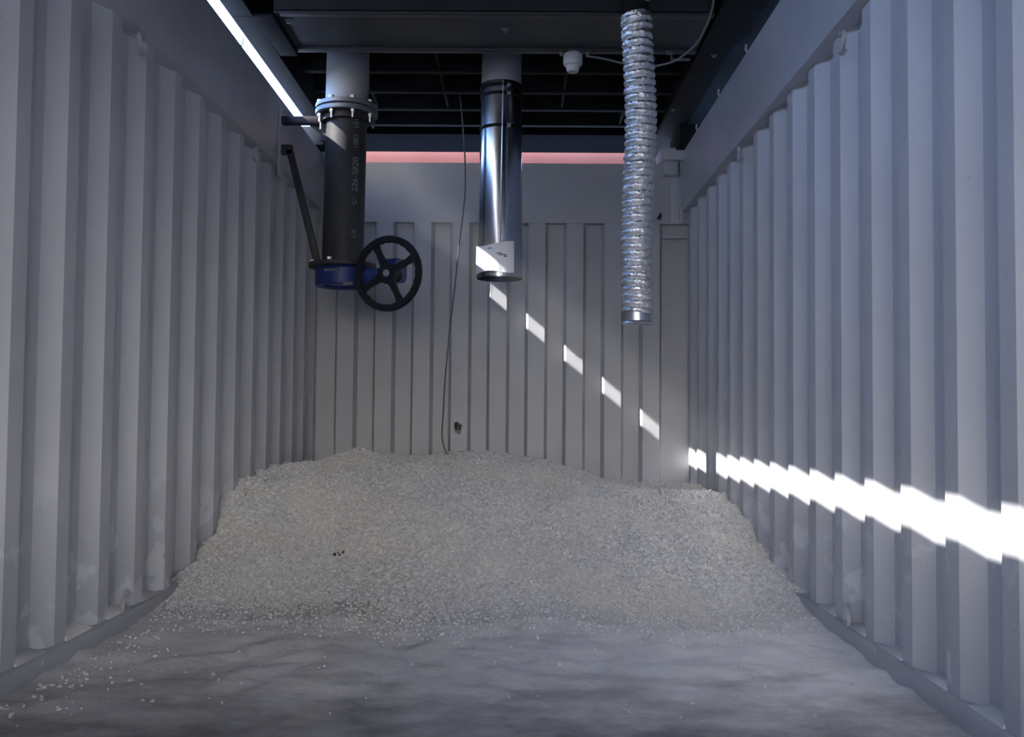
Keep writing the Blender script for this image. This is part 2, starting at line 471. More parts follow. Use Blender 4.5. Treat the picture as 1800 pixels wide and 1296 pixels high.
# wide flat pocket: black soffit plate with a raised left bay
r = MB(); r.box((-0.998, 4.262, 2.530), (0.985, 4.66, 2.536)); r.box((-0.998, 4.655, 2.518), (0.985, 4.705, 2.536), 0.002)
r.box((-0.998, 4.222, 2.520), (0.985, 4.268, 2.536), 0.002); r.box((-0.998, 4.699, 2.53), (0.985, 4.705, ZD)); r.box((-0.998, 4.222, 2.53), (0.985, 4.228, ZD))
cpart('soffit_plate', r, BLACKPLATE)
r = MB(); r.box((-1.180, 4.222, 2.500), (-1.000, 4.705, 2.516), 0.002)
cpart('gusset_plate', r, BLACK)
for (x, y0, y1) in ((-0.325, 4.72, 5.72), (0.365, 4.72, 5.72), (-0.75, 5.12, 5.72), (0.75, 4.72, 6.1)):
    r = MB().box((x - 0.006, y0, 2.567), (x + 0.006, y1, ZD)); cpart('stringer', r)
for (x, y) in ((0.044, 4.42), (-0.955, 4.33)):
    r = MB().lathe([(0.0, -0.016), (0.011, -0.016), (0.011, -0.004), (0.02, -0.004), (0.02, 0.0)], (x, y, 2.53), n=6); cpart('bolt', r, FLANGE)
for (x, y) in ((1.017, 5.594), (1.081, 4.714), (1.05, 3.9)):
    r = MB().lathe([(0.0, -0.010), (0.010, -0.010), (0.010, -0.002), (0.016, -0.002), (0.016, 0.0)], (x, y, 2.520), n=6); cpart('bolt', r, FLANGE)

# salmon container beam outside, behind the end wall
p = MB().box((-3.2, 7.26, 2.30), (1.08, 7.34, 2.729), 0.004)
bm_ = obj('steel_beam', p, PINK)
tag(bm_, 'salmon painted steel beam seen through the gap above the back wall', 'beam')
p = MB().box((-3.2, 7.256, 2.729), (1.08, 7.34, 2.737), 0.002)
obj('top_flange', p, PINK, bm_)
p = MB().box((-3.0, 7.27, -0.2), (-2.8, 7.33, 2.30)).box((0.86, 7.27, -0.2), (1.06, 7.33, 2.30))
obj('post', p, PINK, bm_)

# ------------------------------------------------------------------ granule heap and powder
def side_depth(y, first):
    q = (y - first) % PITCH
    if q < 0.072: return 0.0
    if q < 0.140: return DEP * (q - 0.072) / 0.068
    if q < 0.210: return DEP
    return DEP * (1 - (q - 0.210) / 0.068)
def back_depth(x): return float(np.interp(x, [p[0] for p in prof_back], [p[1] for p in prof_back]))
XG = np.array([-1.21, -0.75, -0.35, 0.0, 0.35, 0.75, 1.21])
YG = np.array([2.9, 3.2, 3.63, 3.98, 4.25, 4.55, 4.85, 5.2, 5.6, 6.12])
HG = np.array([
    [.012, .012, .048, .155, .290, .408, .412, .410, .405, .392],
    [.014, .020, .075, .165, .258, .345, .392, .425, .445, .405],
    [.014, .022, .085, .165, .240, .318, .380, .425, .440, .430],
    [.014, .024, .090, .165, .235, .308, .370, .418, .432, .438],
    [.014, .022, .085, .155, .222, .285, .335, .372, .385, .378],
    [.014, .018, .070, .140, .200, .255, .290, .310, .308, .290],
    [.016, .018, .028, .088, .155, .225, .270, .290, .298, .262]])
def smoothstep_interp(x, xs):
    i = int(np.clip(np.searchsorted(xs, x) - 1, 0, len(xs) - 2)); t = (x - xs[i]) / (xs[i + 1] - xs[i]); return i, min(max(t, 0), 1)
def catm(p0, p1, p2, p3, t):
    return 0.5 * (2 * p1 + (p2 - p0) * t + (2 * p0 - 5 * p1 + 4 * p2 - p3) * t * t + (-p0 + 3 * p1 - 3 * p2 + p3) * t ** 3)
def fbm(x, y, sc, oct=4, seed=0.0):
    v = 0; a = 1; s_ = 0
    for k in range(oct):
        v += a * mnoise.noise((x * sc, y * sc, seed + k * 7.3)); s_ += a; a *= 0.5; sc *= 2.0
    return v / s_
def H0(x, y):
    if y <= YG[0]: base = 0.012
    else:
        i, tx = smoothstep_interp(x, XG); j, ty = smoothstep_interp(y, YG)
        rows = []
        for k in (i - 1, i, i + 1, i + 2):
            k = min(max(k, 0), len(XG) - 1); r_ = HG[k]
            rows.append(catm(r_[max(j - 1, 0)], r_[j], r_[j + 1], r_[min(j + 2, len(YG) - 1)], ty))
        base = catm(*rows, tx)
    # small cone on the ridge
    base += 0.055 * math.exp(-(((x + 0.78) / 0.16) ** 2 + ((y - 5.55) / 0.30) ** 2))
    return base
def HH(x, y):
    b = H0(x, y)
    w = min(1.0, max(0.0, (b - 0.02) / 0.10))
    b += (0.085 * fbm(x, y, 2.3, 3, 1.0) - 0.008 + 0.042 * fbm(x, y, 7.0, 3, 5.0) + 0.010 * abs(fbm(x, y, 14.0, 2, 8.0))) * w
    # low hummocks and scuffs of powder in front of the toe
    k = math.exp(-((y - 2.9) / 0.55) ** 2)
    b += k * (1 - w) * (0.034 * abs(fbm(x * 1.2, y * 1.1, 3.4, 4, 9.0)) + 0.016 * fbm(x * 1.2, y, 9.0, 3, 4.0))
    b += (1 - w) * (0.006 * fbm(x * 1.1, y, 6.0, 4, 2.0) + 0.007 * abs(fbm(x * 1.3, y, 12.0, 3, 12.0)))
    # powder banked against the right wall
    b += 0.05 * math.exp(-((x - 1.22) / 0.10) ** 2) * math.exp(-((y - 3.72) / 0.22) ** 2)
    return max(b, 0.002)
step = 0.02
xs = np.linspace(-1.184, 1.184, 119); step = xs[1] - xs[0]; ys = np.arange(YG0 + 0.005, YB - 0.001, step)
NX, NY = len(xs), len(ys)
Z = np.array([[HH(x, y) for y in ys] for x in xs])
def toe(x): return 3.22 + 0.10 * mnoise.noise((x * 2.0, 0.3, 0)) + 0.05 * mnoise.noise((x * 7.0, 2.3, 0)) + (0.22 if x > 1.0 else 0) * (x - 1.0) / 0.22 + (0.25 if x < -1.0 else 0) * (-1.0 - x) / 0.22
TOE = np.array([toe(x) for x in xs])
def grid_part(keep):
    used = {}; vs = []; fs = []
    def vid(i, j):
        if (i, j) not in used:
            used[(i, j)] = len(vs); x = xs[i]; y = ys[j]
            if j == NY - 1: y = YB + back_depth(x) - 0.002
            if i == 0: x = -(CW + side_depth(y, 2.4436) - 0.002)
            if i == NX - 1: x = CW + side_depth(y, 2.325) - 0.002
            vs.append((x, y, Z[i, j]))
        return used[(i, j)]
    for i in range(NX - 1):
        for j in range(NY - 1):
            if keep((i, j)): fs.append((vid(i, j), vid(i + 1, j), vid(i + 1, j + 1), vid(i, j + 1)))
    return MB().add(vs, fs)
pile_mb = grid_part(lambda c: ys[c[1]] >= TOE[c[0]])
pow_mb = grid_part(lambda c: ys[c[1]] < TOE[c[0]])
pw = obj('powder_layer', pow_mb, shaded_thin_powder(), smooth=80, origin=(0, 0, 0))
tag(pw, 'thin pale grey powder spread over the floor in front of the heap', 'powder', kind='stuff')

# granules: many small angular bits merged into the heap
def bits(P, size):
    n = len(P)
    base = np.array([[sx_, sy_, sz_] for sx_ in (-1, 1) for sy_ in (-1, 1) for sz_ in (-1, 1)], float) * 0.5
    faces = np.array([(0, 1, 3, 2), (4, 6, 7, 5), (0, 4, 5, 1), (2, 3, 7, 6), (0, 2, 6, 4), (1, 5, 7, 3)])
    v = base[None] * (0.65 + 0.7 * rng.random((n, 8, 3))) * (0.6 + 0.8 * rng.random((n, 1, 3)))
    q = rng.normal(size=(n, 4)); q /= np.linalg.norm(q, axis=1, keepdims=True)
    w, a, b, c = q.T
    R = np.empty((n, 3, 3))
    R[:, 0, 0] = 1 - 2 * (b * b + c * c); R[:, 0, 1] = 2 * (a * b - c * w); R[:, 0, 2] = 2 * (a * c + b * w)
    R[:, 1, 0] = 2 * (a * b + c * w); R[:, 1, 1] = 1 - 2 * (a * a + c * c); R[:, 1, 2] = 2 * (b * c - a * w)
    R[:, 2, 0] = 2 * (a * c - b * w); R[:, 2, 1] = 2 * (b * c + a * w); R[:, 2, 2] = 1 - 2 * (a * a + b * b)
    v = np.einsum('nij,nkj->nki', R, v) * size[:, None, None] + P[:, None, :]
    f = faces[None] + (np.arange(n) * 8)[:, None, None]
    return v.reshape(-1, 3), f.reshape(-1, 4)
def zat(x, y):
    fx = np.clip((x - xs[0]) / step, 0, NX - 1.001); fy = np.clip((y - ys[0]) / step, 0, NY - 1.001)
    i = fx.astype(int); j = fy.astype(int); tx = fx - i; ty = fy - j
    return (Z[i, j] * (1 - tx) * (1 - ty) + Z[i + 1, j] * tx * (1 - ty) + Z[i, j + 1] * (1 - tx) * ty + Z[i + 1, j + 1] * tx * ty)
NB = 105000
bx_ = rng.uniform(-1.216, 1.216, NB); by_ = 3.0 + (6.07 - 3.0) * rng.random(NB) ** 1.25
tt = np.interp(bx_, xs, TOE)
patch = np.array([fbm(a, b, 2.4, 3, 21.0) + 0.35 * fbm(a, b, 9.0, 2, 23.0) for a, b in zip(bx_, by_)])
low = np.clip((by_ - tt) / 1.1, 0, 1)
prob = np.clip((by_ - tt + 0.22) / 0.55, 0.0, 1.0) ** 1.6 * np.clip(1.15 - np.clip(patch + 0.02, 0, 1) * 2.2 * (1.1 - low), 0.35, 1.0)
prob *= (np.abs(bx_) < CW - 0.006 + np.array([side_depth(b, 2.4436 if a < 0 else 2.325) for a, b in zip(bx_, by_)]))
kp = rng.random(NB) < prob
bx_, by_ = bx_[kp], by_[kp]
bs = 0.0065 + 0.0100 * rng.random(len(bx_)) ** 2
bs *= np.clip((by_ - np.interp(bx_, xs, TOE) + 0.25) / 0.75, 0.45, 1.0)
V, F = bits(np.stack([bx_, by_, zat(bx_, by_) + bs * 0.15], 1), bs)
# stray bits on the floor along the left rail and in front
NS = 260
sx_ = np.concatenate([-1.13 + np.abs(rng.normal(0, 0.10, 150)), rng.uniform(-1.1, 1.1, 110)])
sy_ = np.concatenate([rng.uniform(2.2, 3.5, 150), rng.uniform(2.3, 3.3, 110)])
ssz = 0.003 + 0.006 * rng.random(NS) ** 2
V2, F2 = bits(np.stack([sx_, sy_, zat(sx_, sy_) + ssz * 0.2], 1), ssz)
nb0 = len(pile_mb.v); nf0 = len(pile_mb.f)
pv = np.array(pile_mb.v)
allv = np.concatenate([pv, V, V2]); allf = np.concatenate([np.array(pile_mb.f), F + nb0, F2 + nb0 + len(V)])
me = bpy.data.meshes.new('granule_heap')
me.vertices.add(len(allv)); me.vertices.foreach_set('co', allv.ravel())
me.loops.add(len(allf) * 4); me.loops.foreach_set('vertex_index', allf.ravel().astype(np.int32))
me.polygons.add(len(allf)); me.polygons.foreach_set('loop_start', np.arange(len(allf), dtype=np.int32) * 4)
me.materials.append(PILE); me.materials.append(GRAIN)
mi = np.ones(len(allf), np.int32); mi[:nf0] = 0
me.polygons.foreach_set('material_index', mi)
me.polygons.foreach_set('use_smooth', (mi == 0))
me.update(calc_edges=True)
heap = bpy.data.objects.new('granule_heap', me); COL.objects.link(heap)
tag(heap, 'big heap of pale grey crushed granules piled against the back wall', 'heap', kind='stuff')

# powder wedges gathered in the troughs above the base rails
for s, first, nm in ((-1, 2.4436, 'left'), (1, 2.325, 'right')):
    mb = MB(); k0 = -3
    for k in range(-3, 5):
        y0 = first + PITCH * k + 0.065; y1 = y0 + 0.155
        if y0 < 1.4 or y1 > 3.62: continue
        zt = 0.012 + 0.02 * random.random()
        zt2 = zt * (1.2 if s < 0 else 0.6)
        xo = s * (CW + DEP); xi = s * (CW - 0.012)
        mb.add([(xi, y0 - .01, .066), (xi, y1 + .01, .066), (xo, y1 - .02, .066), (xo, y0 + .02, .066), (xo, y0 + .03, .068 + zt2 * 1.3), (xo, y1 - .03, .068 + zt2), (s * (CW + 0.004), y1 - .015, .069 + zt2 * .5), (s * (CW + 0.004), y0 + .01, .069 + zt2 * .7)],
               [(0, 1, 6, 7), (7, 6, 5, 4), (0, 7, 4, 3), (1, 2, 5, 6), (3, 4, 5, 2), (0, 3, 2, 1)])
    o = obj('powder_drift', mb, POWDER, smooth=60)
    tag(o, 'pale powder gathered in the corrugation hollows on the %s base rail' % nm, 'powder', kind='stuff')

# black scrap on the heap
mb = MB()
for (dx, dy, sc) in ((0, 0, .009), (.012, .012, .006), (.022, -.006, .006), (.035, .004, .007)):
    x, y = -0.635 + dx, 3.97 + dy
    mb.obox(Vector((x, y, HH(x, y) + 0.010)), (sc * 1.2, sc, sc * 1.6), frame((0.3, -0.4, 1), (1, 0.2, 0)), 0.001)
o = obj('scrap', mb, SCRAP); tag(o, 'tiny black scrap lying on the left side of the granule heap', 'debris', kind='stuff')

# ------------------------------------------------------------------ black discharge pipe with valve
PX, PY = -0.805, 4.98
dp = thing('discharge_pipe', (PX, PY, 1.37), 'black vertical pipe with grey upper length and blue valve at its end', 'pipe')
def axis(z):     # slight lean measured from the photo
    return Vector((PX + (z - 1.99) * 0.012, PY, z))
mb = MB().tube([axis(2.305), axis(2.69)], 0.112, 40); obj('upper_pipe', mb, PIPE_GREY, dp)
mb = MB().tube([axis(1.49), axis(1.7), axis(2.0), axis(2.26)], 0.1075, 48); bp = obj('lower_pipe', mb, PIPE_BLACK, dp)
fz = [(2.312, 2.336, 0.162), (2.280, 2.306, 0.162)]
for (a, b, r) in fz:
    mb = MB().lathe([(0.10, a), (r - .003, a), (r, a + .003), (r, b - .003), (r - .003, b), (0.10, b)], (axis(2.3).x, PY, 0), n=56, closed=True)
    obj('flange', mb, FLANGE, dp)
mb = MB().lathe([(0.10, 2.306), (0.156, 2.306), (0.156, 2.312), (0.10, 2.312)], (axis(2.3).x, PY, 0), n=56, closed=True); obj('gasket', mb, BANDM, dp)
mb = MB().lathe([(0.1078, 2.245), (0.128, 2.245), (0.128, 2.279), (0.1078, 2.279)], (axis(2.3).x, PY, 0), n=48, closed=True); obj('pipe_collar', mb, PIPE_BLACK, dp)
for k in range(8):
    q = math.radians(22.5 + 45 * k); cx = axis(2.3).x + 0.143 * math.cos(q); cy = PY + 0.143 * math.sin(q)
    mb = MB().lathe([(0, 2.235), (0.007, 2.235), (0.007, 2.263), (0.013, 2.263), (0.013, 2.279), (0.007, 2.280), (0.007, 2.337), (0.013, 2.337), (0.013, 2.352), (0, 2.352)], (cx, cy, 0), n=6)
    obj('flange_bolt', mb, STEEL, dp)
# stencilled writing, running up the pipe
def text(name, body, size, c, xdir, ydir, m, parent, ext=0.0004):
    cu = bpy.data.curves.new(name, 'FONT'); cu.body = body; cu.size = size; cu.extrude = ext; cu.align_x = 'LEFT'; cu.align_y = 'CENTER'
    cu.materials.append(m)
    o = bpy.data.objects.new(name, cu); COL.objects.link(o); o.parent = parent
    X = Vector(xdir).normalized(); Y = Vector(ydir).normalized(); Zd = X.cross(Y)
    m4 = Matrix((X, Y, Zd)).transposed().to_4x4(); m4.translation = Vector(c) - Vector(ORG[parent.name])
    bpy.context.view_layer.update()
    me = bpy.data.meshes.new_from_object(o.evaluated_get(bpy.context.evaluated_depsgraph_get()))
    bpy.data.objects.remove(o); bpy.data.curves.remove(cu)
    me.transform(m4); me.materials.clear(); me.materials.append(m); me.name = name
    o = bpy.data.objects.new(name, me); COL.objects.link(o); o.parent = parent
    return o
qa = math.radians(-50)
nn = Vector((math.cos(qa), math.sin(qa), 0)); tv = Vector((-math.sin(qa), math.cos(qa), 0))
for (z, s_, body) in ((1.62, 0.036, 'C6'), (1.79, 0.036, "'C'"), (1.86, 0.048, '226-S820'), (2.085, 0.040, '1001'), (2.19, 0.040, '101')):
    c = axis(z) + nn * 0.1083
    text('stencil_writing', body, s_, c, (0.012, 0, 1), -tv, STENCIL, dp)

# valve
vb = Vector((-0.811, 4.98, 1.435)); n_ = Vector((-0.37, -0.93, 0)).normalized(); u_ = Vector((0.93, -0.37, 0)).normalized()
mb = MB().lathe([(0.10, 1.474), (0.172, 1.474), (0.175, 1.477), (0.175, 1.494), (0.172, 1.497), (0.10, 1.497)], (vb.x, vb.y, 0), n=48, closed=True); obj('end_flange', mb, BRKT, dp)
mb = MB().lathe([(0.10, 1.378), (0.128, 1.374), (0.140, 1.382), (0.140, 1.462), (0.132, 1.473), (0.10, 1.473)], (vb.x, vb.y, 0), n=48, closed=True)
val = obj('valve_body', mb, BLUE, dp)
mb = MB().lathe([(0.098, 1.395), (0.098, 1.47), (0.0, 1.44)], (vb.x, vb.y, 0), n=40); obj('valve_disc', mb, STEEL, dp)
Ru = frame(u_, (0, 0, 1))
mb = MB().lathe([(0.0, 0.10), (0.040, 0.10), (0.040, 0.17), (0.030, 0.19), (0.030, 0.25), (0.052, 0.255), (0.052, 0.275), (0, 0.275)], vb + Vector((0, 0, 0.0)), Ru, 28); obj('valve_neck', mb, BLUE, dp)
gc = vb + u_ * 0.315 + Vector((0, 0, 0.012))
Rg = Matrix((n_, Vector((0, 0, 1)), u_)).transposed()
mb = MB().prism([(-.055, -.045), (-.03, -.062), (.04, -.062), (.062, -.03), (.062, .035), (.03, .058), (-.03, .058), (-.055, .04)], 0.07, gc - u_ * 0.035, Rg)
gear = obj('gearbox', mb, BLUE, dp, smooth=20)
mb = MB().prism([(-.05, -.03), (.05, -.03), (.05, .03), (-.05, .03)], 0.006, gc + u_ * 0.035, Rg); obj('cover_plate', mb, BLUE, gear)
wc = Vector((-0.539, 4.75, 1.416))
mb = MB().tube([wc - n_ * 0.10, wc + n_ * 0.006], 0.017, 20); obj('input_shaft', mb, STEEL, gear)
mb = MB().tube([wc - n_ * 0.085, wc - n_ * 0.02], 0.034, 24); obj('shaft_boss', mb, BANDM, gear)
for (dx, dz, L) in ((-0.03, 0.014, 0.085), (0.055, -0.055, 0.05), (-0.03, 0.055, 0.03)):
    c = vb + Vector((dx, -0.135, dz)) ; mb = MB().tube([c - u_ * L * .5, c + u_ * L * .5], 0.008, 8); obj('tie_bolt', mb, STEEL, dp)
for k in range(6):
    q = math.radians(15 + 60 * k); c = Vector((vb.x + 0.155 * math.cos(q), vb.y + 0.155 * math.sin(q), 1.49))
    mb = MB().lathe([(0, 0), (0.012, 0), (0.012, 0.022), (0, 0.022)], c, n=6); obj('flange_bolt', mb, STEEL, dp)
# handwheel
Rw = frame(n_, (1, 0, 0))
mb = MB(); NW = 96; R0 = 0.190; vs = []; fs = []
for k in range(NW):
    q = 2 * math.pi * k / NW
    ri = R0 - 0.034 - 0.0016 * math.cos(q * 24)
    for (r, hgt) in ((R0, -0.008), (R0 - 0.004, -0.014), (ri + 0.004, -0.014), (ri, -0.008), (ri, 0.008), (ri + 0.004, 0.014), (R0 - 0.004, 0.014), (R0, 0.008)):
        vs.append(wc + Rw @ Vector((r * math.cos(q), r * math.sin(q), hgt)))
for k in range(NW):
    for i in range(8):
        j = (i + 1) % 8; kk = (k + 1) % NW; fs.append((k * 8 + i, kk * 8 + i, kk * 8 + j, k * 8 + j))
mb.add(vs, fs)
wheel = obj('handwheel', mb, WHEELM, dp)
mb = MB().lathe([(0, -0.03), (0.042, -0.03), (0.052, -0.02), (0.052, 0.010), (0.042, 0.018), (0, 0.018)], wc, Rw, 32); obj('hub', mb, WHEELM, wheel)
for k in range(4):
    q = math.radians(27 + 90 * k)
    ex = Vector((math.cos(q), math.sin(q), 0)); ey = Vector((-math.sin(q), math.cos(q), 0))
    pts = []
    for (r, w, zz) in ((0.03, 0.026, 0.012), (0.06, 0.018, 0.009), (0.12, 0.0145, 0.007), (0.162, 0.022, 0.008)):
        pts.append((r, w, zz))
    vs = []; fs = []
    for (r, w, zz) in pts:
        for (a, b) in ((-w, -zz), (w, -zz), (w, zz), (-w, zz)): vs.append(wc + Rw @ (ex * r + ey * a + Vector((0, 0, b))))
    for i in range(3):
        for j in range(4): fs.append((i * 4 + j, i * 4 + (j + 1) % 4, i * 4 + 4 + (j + 1) % 4, i * 4 + 4 + j))
    fs += [(0, 1, 2, 3), (12, 13, 14, 15)]
    obj('spoke', MB().add(vs, fs), WHEELM, wheel)
mb = MB().lathe([(0, 0.018), (0.018, 0.018), (0.018, 0.021), (0.012, 0.022), (0.0105, 0.030), (0, 0.031)], wc, Rw, 20)
tag(obj('hub_nut', mb, STEEL, wheel), 'bright steel washer and nut')

# bracket from the left wall to the pipe
br = thing('wall_bracket', (-1.15, 5.02, 2.25), 'dark steel bracket arm with diagonal brace between left wall and black pipe', 'bracket')
mb = MB().box((-1.146, 4.955, 2.236), (-0.93, 5.005, 2.274), 0.003); obj('arm', mb, BRKT, br)
mb = MB().box((-1.149, 4.93, 1.95), (-1.141, 5.03, 2.30), 0.002); obj('mounting_plate', mb, RAILP, br)
pA = Vector((-1.100, 4.98, 2.10)); pB = Vector((-0.942, 4.98, 1.50)); d = (pB - pA)
mb = MB().obox((pA + pB) / 2, (0.034, 0.034, d.length), frame(d, (0, 1, 0)), 0.003); obj('brace', mb, BRKT, br)
mb = MB().box((-1.142, 4.963, 2.075), (-1.085, 4.997, 2.125), 0.002); obj('brace_foot', mb, BRKT, br)
mb = MB().prism([(0, 0), (0.07, 0), (0.07, 0.02), (0.02, 0.09), (0, 0.09)], 0.02, Vector((-0.935, 4.99, 2.236)), Matrix(((1, 0, 0), (0, 0, -1), (0, -1, 0))).transposed()); obj('gusset', mb, BRKT, br)
mb = MB().tube([(-0.928, 4.94, 2.20), (-0.928, 4.94, 2.285)], 0.007, 8); obj('rod', mb, STEEL, br)

# ------------------------------------------------------------------ middle pipe with bright sleeve
SX, SY = 0.014, 5.02
sp = thing('sleeved_pipe', (SX, SY, 1.41), 'vertical grey pipe wrapped in shiny sheet metal sleeve, hanging in the middle', 'pipe')
mb = MB().tube([(SX, SY, 2.40), (SX, SY, 2.69)], 0.106, 40); obj('upper_pipe', mb, PIPE_GREY, sp)
mb = MB(); prof = []
NZ = 26; NT = 64; vs = []; fs = []
for i in range(NZ):
    z = 2.462 - (2.462 - 1.428) * i / (NZ - 1)
    rb = 0.1085 + 0.0105 * (2.462 - z) / 1.03
    for k in range(NT):
        q = 2 * math.pi * k / NT
        r = rb + 0.0022 * fbm(math.cos(q) * 2 + 5, math.sin(q) * 2 + z * 1.2, 1.6, 2, 3.0)
        vs.append((SX + r * math.cos(q), SY + r * math.sin(q), z))
for i in range(NZ - 1):
    for k in range(NT): fs.append((i * NT + k, i * NT + (k + 1) % NT, (i + 1) * NT + (k + 1) % NT, (i + 1) * NT + k))
slv = obj('metal_sleeve', MB().add(vs, fs), SHEET, sp, smooth=50)
# lap seam of the sleeve
qs = math.radians(-86)
sm = MB(); pts = [(SX + (0.1105 + 0.0105 * (2.45 - z) / 1.03) * math.cos(qs + 0.03 * math.sin(z * 3)), SY + (0.1105 + 0.0105 * (2.45 - z) / 1.03) * math.sin(qs + 0.03 * math.sin(z * 3)), z) for z in np.linspace(2.455, 1.43, 16)]
sm.tube(pts, 0.0035, 6); obj('lap_seam', sm, STEEL, slv)
for z in (2.437, 2.393, 2.221):
    rb = 0.1105 + 0.0105 * (2.462 - z) / 1.03
    mb = MB().lathe([(rb - .002, z - .008), (rb + .0025, z - .008), (rb + .0025, z + .008), (rb - .002, z + .008)], (SX, SY, 0), n=48, closed=True)
    bd = obj('clamp_band', mb, BANDM, sp)
    mb = MB().obox(Vector((SX + (rb + .006) * math.cos(-1.2), SY + (rb + .006) * math.sin(-1.2), z)), (0.02, 0.012, 0.018), frame((0, 0, 1), (math.sin(1.2), math.cos(1.2), 0)), 0.002); obj('clamp_screw', mb, STEEL, bd)
# square end plate frame and paper wrapped round the end
mb = MB().lathe([(0.1205, 1.432), (0.1235, 1.432), (0.1235, 1.445), (0.1205, 1.445)], (SX, SY, 0), n=48, closed=True); obj('end_ring', mb, SHEET, sp)
vs = []; fs = []; NA = 24
for k in range(NA + 1):
    q = math.radians(-172 + (118) * k / NA); r = 0.1245 + 0.004 * abs(math.sin(k * 0.35))
    top = 1.600 - 0.012 * math.sin(k * 0.2); bot = 1.452 - 0.006 * math.sin(k * 0.33 + 1)
    for (rr, z) in ((r, top), (r, bot), (r + 0.0012, bot), (r + 0.0012, top)): vs.append((SX + rr * math.cos(q), SY + rr * math.sin(q), z))
for k in range(NA):
    for i in range(4): fs.append((k * 4 + i, k * 4 + (i + 1) % 4, k * 4 + 4 + (i + 1) % 4, k * 4 + 4 + i))
fs += [(0, 1, 2, 3), (NA * 4, NA * 4 + 1, NA * 4 + 2, NA * 4 + 3)]
lab = obj('paper_label', MB().add(vs, fs), PAPER, sp, smooth=60)
tag(lab, 'white paper label round the lower end')
for (z, a0, w) in ((1.573, -118, 10), (1.546, -97, 14), (1.538, -92, 20), (1.530, -80, 8)):
    m_ = MB(); vs = []; fs = []; n2 = 8
    for k in range(n2 + 1):
        q = math.radians(a0 + w * k / n2); r = 0.1303
        hgt = 0.0035 * (0.5 + 0.5 * abs(math.sin(k * 2.3)))
        for (rr, zz) in ((r, z - hgt), (r + .0004, z - hgt), (r + .0004, z + hgt), (r, z + hgt)): vs.append((SX + rr * math.cos(q), SY + rr * math.sin(q), zz))
    for k in range(n2):
        for i in range(4): fs.append((k * 4 + i, k * 4 + (i + 1) % 4, k * 4 + 4 + (i + 1) % 4, k * 4 + 4 + i))
    obj('printed_line', m_.add(vs, fs), INK, lab)

# ------------------------------------------------------------------ flexible foil duct
fd = thing('flexible_duct', (0.625, 4.1, 1.115), 'crinkled silver flexible duct hanging on the right from a black stub', 'duct')
ctr = smooth_path([(0.618, 4.1, 2.475), (0.629, 4.1, 2.281), (0.639, 4.1, 2.081), (0.640, 4.1, 1.931), (0.631, 4.1, 1.707), (0.626, 4.1, 1.485), (0.629, 4.1, 1.287), (0.626, 4.1, 1.170)], 24)
cz = np.array([p.z for p in ctr][::-1]); cxx = np.array([p.x for p in ctr][::-1])
NT = 56; rows = []
z = 2.455; k = 0; rib = 0
while z > 1.172:
    f = (2.455 - z) / 1.285
    pitch = 0.0345 - 0.004 * f
    for (dz, rr) in ((0.0, 0.0575), (0.14, 0.0640), (0.34, 0.0692), (0.64, 0.0692), (0.84, 0.0635)):
        rows.append((z - dz * pitch, rr))
    z -= pitch
vs = []; fs = []
for (z, rr) in rows:
    cx = float(np.interp(z, cz, cxx))
    tilt = 0.012 if z > 2.38 else 0.0
    for k in range(NT):
        q = 2 * math.pi * k / NT
        r = rr + 0.0034 * mnoise.noise((math.cos(q) * 4, math.sin(q) * 4, z * 60)) + 0.0026 * mnoise.noise((math.cos(q) * 11, math.sin(q) * 11, z * 120))
        vs.append((cx + r * math.cos(q), 4.1 + r * math.sin(q), z + tilt * math.cos(q) + 0.003 * math.sin(q + z * 9)))
for i in range(len(rows) - 1):
    for k in range(NT): fs.append((i * NT + k, i * NT + (k + 1) % NT, (i + 1) * NT + (k + 1) % NT, (i + 1) * NT + k))
obj('foil_hose', MB().add(vs, fs), FOIL, fd, smooth=60)
mb = MB().tube([(0.618, 4.1, 2.40), (0.618, 4.1, 2.70)], 0.055, 32); obj('stub_pipe', mb, BLACK, fd)
mb2 = MB().lathe([(0.058, -.014), (0.0665, -.014), (0.0665, .012), (0.058, .012)], (0.618, 4.1, 2.452), frame((-0.16, 0, 1)), 40, closed=True); obj('hose_clamp', mb2, FOIL, fd)
mb = MB().lathe([(0.052, 1.182), (0.0595, 1.182), (0.0600, 1.14), (0.0600, 1.128), (0.064, 1.124), (0.0655, 1.118), (0.062, 1.116), (0.052, 1.122)], (0.626, 4.1, 0), None, 48, closed=True)
obj('end_collar', mb, STEEL, fd)
mb = MB().box((0.648, 4.03, 2.50), (0.672, 4.045, 2.62), 0.002); obj('hanger_strap', mb, FLANGE, fd)

# ------------------------------------------------------------------ detector, cable, cord, clip
sd = thing('smoke_detector', (0.375, 4.68, 2.418), 'round white detector under the black soffit left of the foil duct', 'detector')
mb = MB().lathe([(0, 2.518), (0.030, 2.518), (0.047, 2.505), (0.048, 2.500), (0.048, 2.462), (0.044, 2.452), (0.030, 2.448), (0, 2.448)], (0.375, 4.68, 0), None, 40); obj('base', mb, PLASTIC, sd)
mb = MB().lathe([(0, 2.450), (0.034, 2.450), (0.031, 2.428), (0.027, 2.419), (0.018, 2.417), (0.017, 2.422), (0, 2.423)], (0.375, 4.68, 0), None, 36); obj('sensor_head', mb, PLASTIC, sd)
for x in (0.318, 0.446):
    mb = MB().lathe([(0, 2.500), (0.008, 2.500), (0.010, 2.518), (0, 2.518)], (x, 4.68, 0), None, 10); obj('gland', mb, CABLE, sd)
cb = MB().tube(smooth_path([(0.440, 4.68, 2.500), (0.525, 4.68, 2.487), (0.621, 4.66, 2.457), (0.70, 4.64, 2.436), (0.781, 4.60, 2.424), (0.862, 4.50, 2.417), (0.929, 4.35, 2.442), (0.957, 4.2, 2.500), (0.960, 4.08, 2.575), (0.955, 4.0, 2.66)], 10), 0.0052, 10)
